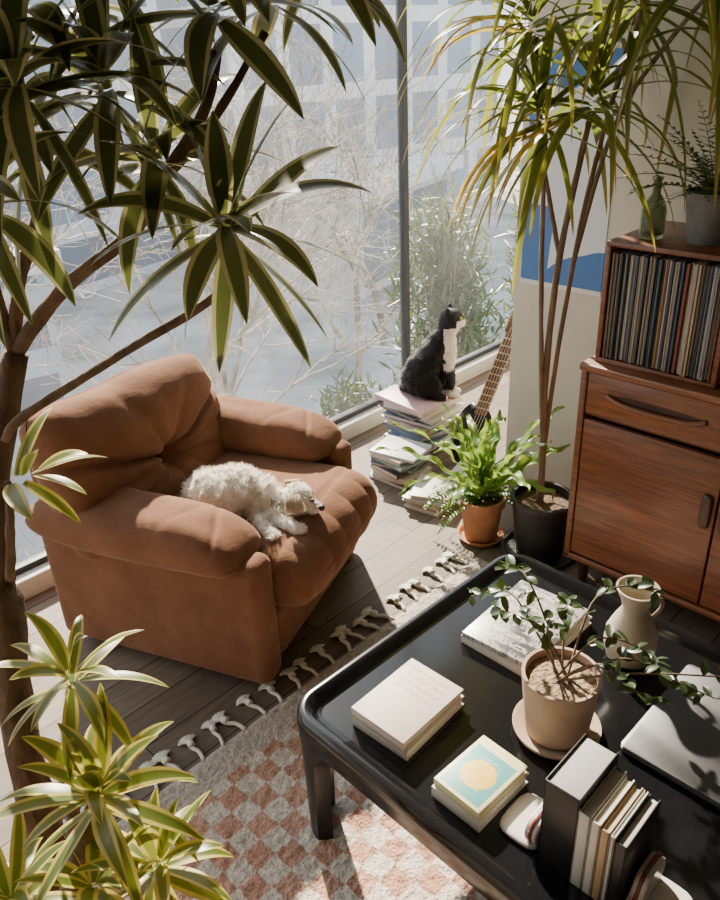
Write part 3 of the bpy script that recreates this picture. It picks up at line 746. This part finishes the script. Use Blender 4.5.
# ---------------------------------------------------------------- coffee table
TH=.40; hx,hy=.427,.53
tb=empty('coffee_table',(1.175,.507,0.014),math.radians(-2)); top(tb,"low glossy black coffee table with raised rim and moulded corner legs","coffee table")
loops=[(.055,.378),(.047,.379),(.038,.388),(.028,.398),(.018,.4),(.008,.397),(.002,.388),(0,.375),(0,.335),(.006,.327),(.014,.33),(.016,.362),(.05,.366)]
vs=[];fs=[]; R0=.08
for off,z in loops:
    for x_,y_ in rrect(hx-off,hy-off,max(.03,R0-off),10): vs.append((x_,y_,z-.014))
n=44
for j in range(len(loops)-1):
    for i in range(n):
        a=j*n+i;b=j*n+(i+1)%n; fs.append((a,b,b+n,a+n))
fs.append(tuple(range(n))); fs.append(tuple((len(loops)-1)*n+i for i in range(n))[::-1])
wn(mesh('table_top',vs,fs,m_black,tb),35)
def leg(sx,sy):
    vs=[];fs=[]; NZ=16; NA=18; r=R0-.002
    cx,cy=(hx-R0),(hy-R0)
    def pt(s,z,rr):
        half=rr*pi/4
        if abs(s)<=half: a=pi/4+s/rr; return (cx+rr*math.cos(a),cy+rr*math.sin(a))
        if s>0: return (cx-(s-half),cy+rr)
        return (cx+rr,cy-(-s-half))
    for i in range(NZ+1):
        z=.372*i/NZ; q=max(0,(z-.24)/.12); Lh=.060+.02*z/.37+.10*q**2.2
        Lh=min(Lh,.2)
        for rr in (r,r-.028):
            for k in range(NA+1):
                x_,y_=pt((-1+2*k/NA)*Lh,z,rr)
                ins=.004*(1-z/.37)
                vs.append((sx*(x_-ins),sy*(y_-ins),z))
    W=NA+1
    for i in range(NZ):
        for k in range(NA):
            a=i*2*W+k; fs.append((a,a+1,a+1+2*W,a+2*W)); b=a+W; fs.append((b+1,b,b+2*W,b+1+2*W))
        for k in (0,NA):
            a=i*2*W+k; fs.append((a,a+W,a+3*W,a+2*W))
    for k in range(NA): fs.append((k,k+1,k+1+W,k+W))
    o=mesh('leg',vs,fs,m_blackl,tb)
    bm=bmesh.new(); bm.from_mesh(o.data); bmesh.ops.recalc_face_normals(bm,faces=bm.faces); bm.to_mesh(o.data); bm.free(); wn(o,40)
for sx in (-1,1):
    for sy in (-1,1): leg(sx,sy)
TZ=.3785
m_cream2=bcol((.52,.47,.40))
book(.205,.152,.026,(.952,.835,TZ),.03,m_cream2,"cream clothbound book at the bottom of the table stack","cream books on the coffee table")
def marks(t,v,x,y,x0,x1,y0,y1,row,wid,thr=.5,rot=0):
    inx=math_(t,'MULTIPLY',math_(t,'GREATER_THAN',x,x0),math_(t,'LESS_THAN',x,x1)); iny=math_(t,'MULTIPLY',math_(t,'GREATER_THAN',y,y0),math_(t,'LESS_THAN',y,y1))
    rows=math_(t,'GREATER_THAN',math_(t,'FRACT',math_(t,'DIVIDE',x,row)),.45)
    nz=t.nodes.new('ShaderNodeTexNoise'); nz.inputs['Scale'].default_value=1/wid; nz.inputs['Detail'].default_value=1; lk(t,v,nz.inputs[0])
    mk=math_(t,'GREATER_THAN',nz.outputs['Fac'],thr)
    return math_(t,'MULTIPLY',math_(t,'MULTIPLY',inx,iny),math_(t,'MULTIPLY',rows,mk))
def titled():
    m,t,b,o=nt('cream_titled_cover'); v=coords(t); sp=t.nodes.new('ShaderNodeSeparateXYZ'); lk(t,v,sp.inputs[0])
    n=noisetex(t,v,20,3); col=ramp(t,n,[(.3,(.56,.47,.39)),(.7,(.64,.55,.47))])
    mk=marks(t,v,sp.outputs[0],sp.outputs[1],.0,.085,-.055,.055,.022,.006,.48)
    col=mixrgb(t,math_(t,'MULTIPLY',mk,.8),col,(.40,.29,.23))
    lk(t,col,b.inputs['Base Color']); b.inputs['Roughness'].default_value=.6; return m
book(.203,.150,.024,(.95,.836,TZ+.0263),.0,titled(),"pale pinkish-cream hardcover lying flat on top of another book","cream books on the coffee table")
def ycover():
    m,t,b,o=nt('blue_cover_yellow_disc'); v=coords(t); sp=t.nodes.new('ShaderNodeSeparateXYZ'); lk(t,v,sp.inputs[0])
    x=sp.outputs[0];y=sp.outputs[1];z=sp.outputs[2]
    ax=math_(t,'ABSOLUTE',math_(t,'SUBTRACT',x,-.008)); ay=math_(t,'ABSOLUTE',y)
    inr=math_(t,'MULTIPLY',math_(t,'LESS_THAN',ax,.060),math_(t,'LESS_THAN',ay,.048))
    r=math_(t,'SQRT',math_(t,'ADD',math_(t,'POWER',math_(t,'SUBTRACT',x,-.008),2.),math_(t,'POWER',ay,2.)))
    n=noisetex(t,v,60,2)
    disc=math_(t,'LESS_THAN',math_(t,'ADD',r,math_(t,'MULTIPLY',math_(t,'SUBTRACT',n,.5),.006)),.036)
    col=mixrgb(t,inr,(.72,.66,.36),(.10,.36,.36)); col=mixrgb(t,math_(t,'MULTIPLY',disc,1.),col,(.80,.52,.05))
    mk=marks(t,v,x,y,-.05,.038,-.025,.025,.012,.004,.56); col=mixrgb(t,math_(t,'MULTIPLY',mk,.4),col,(.85,.75,.45))
    topf=math_(t,'GREATER_THAN',z,.008); col=mixrgb(t,topf,(.68,.60,.30),col)
    lk(t,col,b.inputs['Base Color']); b.inputs['Roughness'].default_value=.45; return m
book(.158,.118,.028,(.898,.603,TZ),-.04,bcol((.60,.55,.46)),"thick cream paperback under the yellow-disc book","small books on the coffee table")
book(.152,.112,.018,(.900,.604,TZ+.0283),-.06,ycover(),"small book with pale blue cover and a yellow disc","small books on the coffee table")
def bw():
    m,t,b,o=nt('grey_photo_cover'); v=coords(t,(1,1,1)); sp=t.nodes.new('ShaderNodeSeparateXYZ'); lk(t,v,sp.inputs[0])
    vo=t.nodes.new('ShaderNodeTexVoronoi'); vo.inputs['Scale'].default_value=70; lk(t,coords(t,(1,2.0,1)),vo.inputs[0])
    n=noisetex(t,v,14,3); col=ramp(t,vo.outputs['Distance'],[(.2,(.05,.05,.05)),(.42,(.36,.34,.32))]); col=mixrgb(t,ramp(t,n,[(.40,(0,0,0)),(.50,(1,1,1))]),(.08,.08,.08),col)
    mk=marks(t,v,sp.outputs[0],sp.outputs[1],-.12,.12,-.085,.085,.03,.010,.50)
    col=mixrgb(t,mk,col,(.48,.46,.43))
    lk(t,col,b.inputs['Base Color']); b.inputs['Roughness'].default_value=.3; return m
book(.275,.20,.022,(1.352,.79,TZ),-.02,bcol((.52,.48,.42)),"large pale art book lying flat under another book","large books on the coffee table")
book(.27,.195,.014,(1.352,.795,TZ+.0223),.03,bw(),"large glossy book with a black and white patterned cover","large books on the coffee table",soft=True)
def upright(y0,t,dx,h,cov,label,x0=.848,pages=None):
    o=book(dx,h,t,(x0+dx/2,y0,TZ+h/2+.0002),0,cov,label,"upright books on the coffee table",pages=pages,rot=(math.radians(90),0,0))
    return y0-t-.0008
y=.440
y=upright(y,.066,.135,.205,bcol((.012,.012,.014)),"thick black boxed hardcover standing upright between bookends",pages=m_paperg)
for t,dx,h,c in ((.022,.125,.185,(.55,.53,.48)),(.017,.12,.182,(.62,.58,.50)),(.016,.118,.178,(.44,.31,.17)),(.009,.118,.176,(.52,.50,.47)),(.020,.122,.17,(.015,.015,.017))):
    y=upright(y,t,dx,h,bcol(c),"slim hardcover standing upright between bookends",.846)
yend=y
m_red=M('red_glaze',(.22,.05,.04),None,20,.3,coat=.2); m_cer=M('cream_glaze',(.66,.62,.56),(.55,.51,.46),15,.25,coat=.4)
def bookend(loc,rz,label):
    e=empty('bookend',loc,rz); top(e,label,"bookend","ceramic bookends")
    prof=[]
    for i in range(49):
        a=pi*i/48; r=.052+.010*math.cos(3*a)+.006*math.cos(5*a)
        prof.append((math.cos(a)*r*1.15,math.sin(a)*r*1.45))
    for nm,sc,y0,y1,mt in (('rim',1.,.002,.010,m_red),('face',.955,-.006,.018,m_cer)):
        n=len(prof); vs=[(x*sc,y0,z*sc) for x,z in prof]+[(x*sc,y1,z*sc) for x,z in prof]
        fs=[tuple(range(n)),tuple(range(n,2*n))[::-1]]+[(i,i+n,(i+1)%n+n,(i+1)%n) for i in range(n)]
        o=mesh(nm,vs,fs,mt,e,smooth=False); bm=bmesh.new(); bm.from_mesh(o.data); bmesh.ops.recalc_face_normals(bm,faces=bm.faces); bm.to_mesh(o.data); bm.free()
        bv=o.modifiers.new('b','BEVEL'); bv.width=.003; bv.segments=2
    cushion('base',(0,.036,.007),(.055,.045,.007),m_cer,e,e=4,n=6)
bookend((.90,.452,TZ),0,"white ceramic bookend with a red rim beside the black book")
bookend((.905,yend-.012,TZ),pi,"curved white ceramic bookend with a red rim at the row's end")
m_sand=M('sandy_clay',(.44,.31,.22),(.35,.24,.165),14,.85,.15)
pp=empty('potted_plant',(1.128,.572,TZ)); top(pp,"trailing small-leaved plant in a pale clay pot with saucer","potted plant")
lathe('saucer',[(0,0),(.075,0),(.09,.01),(.093,.02),(.086,.02),(.073,.008),(0,.008)],m_sand,pp)
lathe('pot',[(0,.0085),(.060,.0085),(.066,.012),(.080,.150),(.081,.162),(.074,.162),(.070,.14),(0,.138)],m_sand,pp)
lathe('soil',[(0,.152),(.072,.146)],M('pumice_gravel',(.50,.36,.22),(.10,.06,.035),110,.95,1.,dist=.01),pp)
tips=[((0,0),(-.02,.06,.26),(.0,.14,.30),(.005,.235,.235)),((0,0),(.0,.05,.28),(.04,.13,.33),(.06,.19,.30)),((0,0),(.05,-.04,.24),(.12,-.09,.21),(.17,-.125,.15)),
      ((0,0),(.06,-.1,.22),(.12,-.18,.17),(.17,-.25,.13)),((0,0),(.1,-.0,.28),(.17,-.03,.30),(.22,-.08,.28)),((0,0),(-.03,.02,.26),(-.04,.07,.29),(-.02,.16,.26)),
      ((0,0),(.02,-.05,.2),(.02,-.11,.2),(.05,-.17,.16)),((0,0),(.05,-.12,.2),(.14,-.25,.21),(.20,-.33,.20)),((0,0),(.03,.02,.25),(.07,.04,.27),(.12,.06,.24))]
L=Leaves();S=[];rnd=random.Random(5)
for a,b_,c_,d_ in tips:
    pts=smoothpts([(rnd.uniform(-.02,.02),rnd.uniform(-.02,.02),.148),b_,c_,d_],6); S.append((pts,.003,.0012))
    for i,p in enumerate(pts[5:]):
        for q in range(rnd.choice((0,1,1,1)) if i<8 else rnd.choice((1,2))):
            L.add(p,(rnd.uniform(-1,1),rnd.uniform(-1,1),rnd.uniform(-.3,.6)),rnd.uniform(.024,.040),rnd.uniform(.017,.024),.5,n=5,shape=2)
L.obj('leaves',leafmat('small_dark_leaf',(.028,.055,.020),(.045,.08,.03),.1,.5,.2,.35),pp)
vs=[];fs=[]
for pts,a,b in S: tube_geo(vs,fs,pts,a,b,5)
mesh('stems',vs,fs,m_bark,pp)
m_vase=M('cream_stoneware',(.54,.48,.36),(.41,.35,.25),9,.45,.1)
vz=empty('pitcher_vase',(1.432,.562,TZ)); top(vz,"cream stoneware pitcher vase with narrow waist and flared mouth","vase")
lathe('body',[(0,0),(.042,0),(.055,.012),(.065,.05),(.063,.085),(.048,.12),(.034,.145),(.031,.16),(.040,.185),(.050,.205),(.052,.212),(.047,.212),(.036,.185),(.027,.16),(.030,.145),(.043,.118),(.058,.08),(.058,.05),(.04,.012),(0,.01)],m_vase,vz)
tubes('handle',[([(.030,-.030,.178),(.044,-.044,.172),(.046,-.046,.15),(.034,-.034,.125)],.006,.005)],m_vase,vz,8)
vz.scale=(.93,.93,.98)
m_alu=M('grey_aluminium',(.15,.15,.155),(.13,.13,.135),60,.42,metal=.6)
lp=empty('laptop',(1.327,.332,TZ),math.radians(-1)); top(lp,"closed grey aluminium laptop lying on the coffee table","laptop")
for nm,z,h in (('base',.0065,.0105),('lid',.0150,.006)):
    vs=[];fs=[]; n=36
    for off,zz in ((.003,-h/2),(0,-h/2+.002),(0,h/2-.0015),(.002,h/2)):
        for x_,y_ in rrect(.1625-off,.1125-off,.013,8): vs.append((x_,y_,z+zz))
    for j in range(3):
        for i in range(n): a=j*n+i;b=j*n+(i+1)%n; fs.append((a,b,b+n,a+n))
    fs.append(tuple(range(n))[::-1]); fs.append(tuple(3*n+i for i in range(n)))
    wn(mesh(nm,vs,fs,m_alu,lp),40)

# ---------------------------------------------------------------- big variegated plant in front
m_soi=leafmat('variegated_leaf',(.016,.038,.010),(.60,.56,.27),.275,.325,.33,.33,tint=(.45,.47,.10))
m_soib=leafmat('variegated_leaf_sunlit',(.10,.155,.022),(.68,.57,.14),.22,.31,.40,.35,tint=(.6,.55,.05))  # sunlight on the lower leaves painted in as a brighter yellow-green copy
sp_=empty('variegated_dracaena',(.20,.95,0)); top(sp_,"large branching plant with dark yellow-striped leaves in a cream pot","potted plant")
O=V3((.20,.95,0))
m_cpot=M('cream_planter',(.58,.50,.42),(.5,.42,.35),14,.7,.1)
lathe('pot',[(0,0),(.11,0),(.13,.19),(.135,.21),(.14,.21),(.14,.23),(.125,.23),(.12,.19),(0,.19)],m_cpot,sp_)
lathe('soil',[(0,.21),(.123,.205)],m_soil,sp_)
m_bark2=M('brown_rough_bark',(.19,.12,.07),(.075,.045,.027),34,.9,.9,(1,1,.5),dist=.01)
def rel(lst): return [tuple(V3(p)-O) for p in lst]
J=(.44,1.18,1.30)
S=[(rel([(.21,.95,.18),(.24,1.06,.6),(.32,1.18,.9),(.37,1.195,1.12),J]),.034,.018),
   (rel([J,(.50,1.10,1.40),(.57,1.006,1.477),(.60,.97,1.54),(.646,.912,1.622),(.66,.88,1.70)]),.0115,.007),
   (rel([(.385,1.16,1.18),(.405,1.112,1.2275),(.50,.967,1.328),(.597,.84,1.42),(.612,.843,1.47)]),.0075,.0055),
   (rel([J,(.47,1.16,1.42),(.52,1.10,1.55),(.56,1.02,1.63)]),.010,.007),
   (rel([J,(.44,1.2,1.5),(.50,1.16,1.68),(.534,1.106,1.73)]),.011,.007),
   (rel([(.60,.97,1.54),(.68,.93,1.62),(.75,.89,1.72)]),.008,.005),
   (rel([(.47,1.16,1.42),(.42,1.12,1.50),(.40,1.05,1.52)]),.008,.006),
   (rel([(.33,1.15,.95),(.34,1.10,1.08),(.345,1.08,1.15)]),.008,.005),
   (rel([(.20,.94,.18),(.19,.86,.5),(.21,.80,.70),(.235,.76,.82)]),.034,.011),
   (rel([(.20,.88,.45),(.25,.88,.75),(.275,.84,.95)]),.013,.008),
   (rel([(.24,.95,.18),(.20,.80,.45),(.24,.72,.62),(.26,.70,.70)]),.026,.009),
   (rel([(.16,.93,.18),(.09,.88,.48),(.12,.82,.66)]),.028,.010),
   (rel([(.25,.93,.18),(.27,.84,.36),(.24,.78,.5)]),.030,.018)]
tubes('trunk',S,m_bark2,sp_,12,.4)
L=Leaves()
def ros(c,ax,n,l,w,dr_=.7,a0=15,a1=105,LL=None): (LL or L).rosette(V3(c)-O,ax,n,l,w,dr_,a0,a1,.10,n=13,curl=.45)
ros((.612,.835,1.488),(-.42,-.50,.50),23,.200,.039,.9,30,98)
ros((.574,1.0,1.65),(-.3,-.3,.6),22,.205,.037,1.2,15,115)
ros((.534,1.106,1.735),(-.2,-.3,.7),22,.22,.038,1.2,15,120)
ros((.755,.885,1.745),(0,-.2,.8),20,.19,.036,1.2,15,115)
ros((.66,.87,1.73),(-.2,-.2,.8),18,.18,.036,1.2,15,115)
ros((.40,1.04,1.53),(-.5,-.3,.5),20,.20,.037,1.2,15,110)
ros((.46,1.0,1.66),(-.4,-.4,.6),20,.20,.037,1.2,15,115)
ros((.62,1.02,1.78),(-.2,-.3,.6),20,.20,.037,1.2,15,120)
ros((.50,1.10,1.60),(-.4,-.4,.4),17,.20,.037,1.2,15,115)
ros((.80,.83,1.79),(0,-.2,.8),16,.18,.035,1.2,15,120)
ros((.60,.95,1.56),(-.3,-.3,.6),15,.17,.035,1.2,20,110)
ros((.44,1.10,1.74),(-.2,-.3,.6),16,.20,.037,1.2,15,120)
L.obj('foliage',m_soi,sp_)
L2=Leaves()
ros((.345,1.075,1.15),(.55,-.5,.25),7,.13,.028,.8,15,70,LL=L2)
ros((.275,.835,.955),(-.1,-.3,.8),17,.115,.027,1.1,25,110,LL=L2)
ros((.240,.755,.825),(0,-.3,.9),24,.145,.030,1.1,LL=L2)
ros((.265,.70,.705),(.1,-.3,.8),18,.125,.028,1.1,LL=L2)
ros((.12,.82,.675),(-.1,-.2,.8),16,.13,.028,1.1,LL=L2)
ros((.20,.74,.70),(-.1,-.3,.8),14,.12,.027,1.1,LL=L2)
L2.obj('lower_foliage',m_soib,sp_)

# ---------------------------------------------------------------- light
w=D.worlds.new('sky'); bpy.context.scene.world=w; w.use_nodes=True
t=w.node_tree; t.nodes.clear(); o=t.nodes.new('ShaderNodeOutputWorld'); b=t.nodes.new('ShaderNodeBackground'); lk(t,b.outputs[0],o.inputs[0])
tc=t.nodes.new('ShaderNodeTexCoord'); sx=t.nodes.new('ShaderNodeSeparateXYZ'); lk(t,tc.outputs['Generated'],sx.inputs[0])
lk(t,ramp(t,sx.outputs[2],[(0,(.96,.96,.95)),(.5,(.74,.82,.93))]),b.inputs[0]); b.inputs[1].default_value=2.5
s=D.lights.new('sun','SUN'); s.energy=25; s.angle=math.radians(1.6); s.color=(1,.86,.69)
so=D.objects.new('sun',s); C.objects.link(so); dv=V3((-.60,-1,-.80)); so.rotation_euler=dv.to_track_quat('-Z','Y').to_euler()
pl=D.lights.new('window_portal','AREA'); pl.shape='RECTANGLE'; pl.size=X1-X0; pl.size_y=ZC; pl.cycles.is_portal=True
po=D.objects.new('window_portal',pl); C.objects.link(po); po.location=((X0+X1)/2,YW+.08,ZC/2); po.rotation_euler=(math.radians(-90),0,0)

# ---------------------------------------------------------------- camera
cam=D.cameras.new('camera'); co=D.objects.new('camera',cam); C.objects.link(co)
co.location=(0,0,1.7); co.rotation_euler=(math.radians(62.557),math.radians(2.267),math.radians(-46.177))
cam.sensor_fit='HORIZONTAL'; cam.sensor_width=36; cam.lens=780/720*36; cam.clip_start=.05; cam.clip_end=300
bpy.context.scene.camera=co
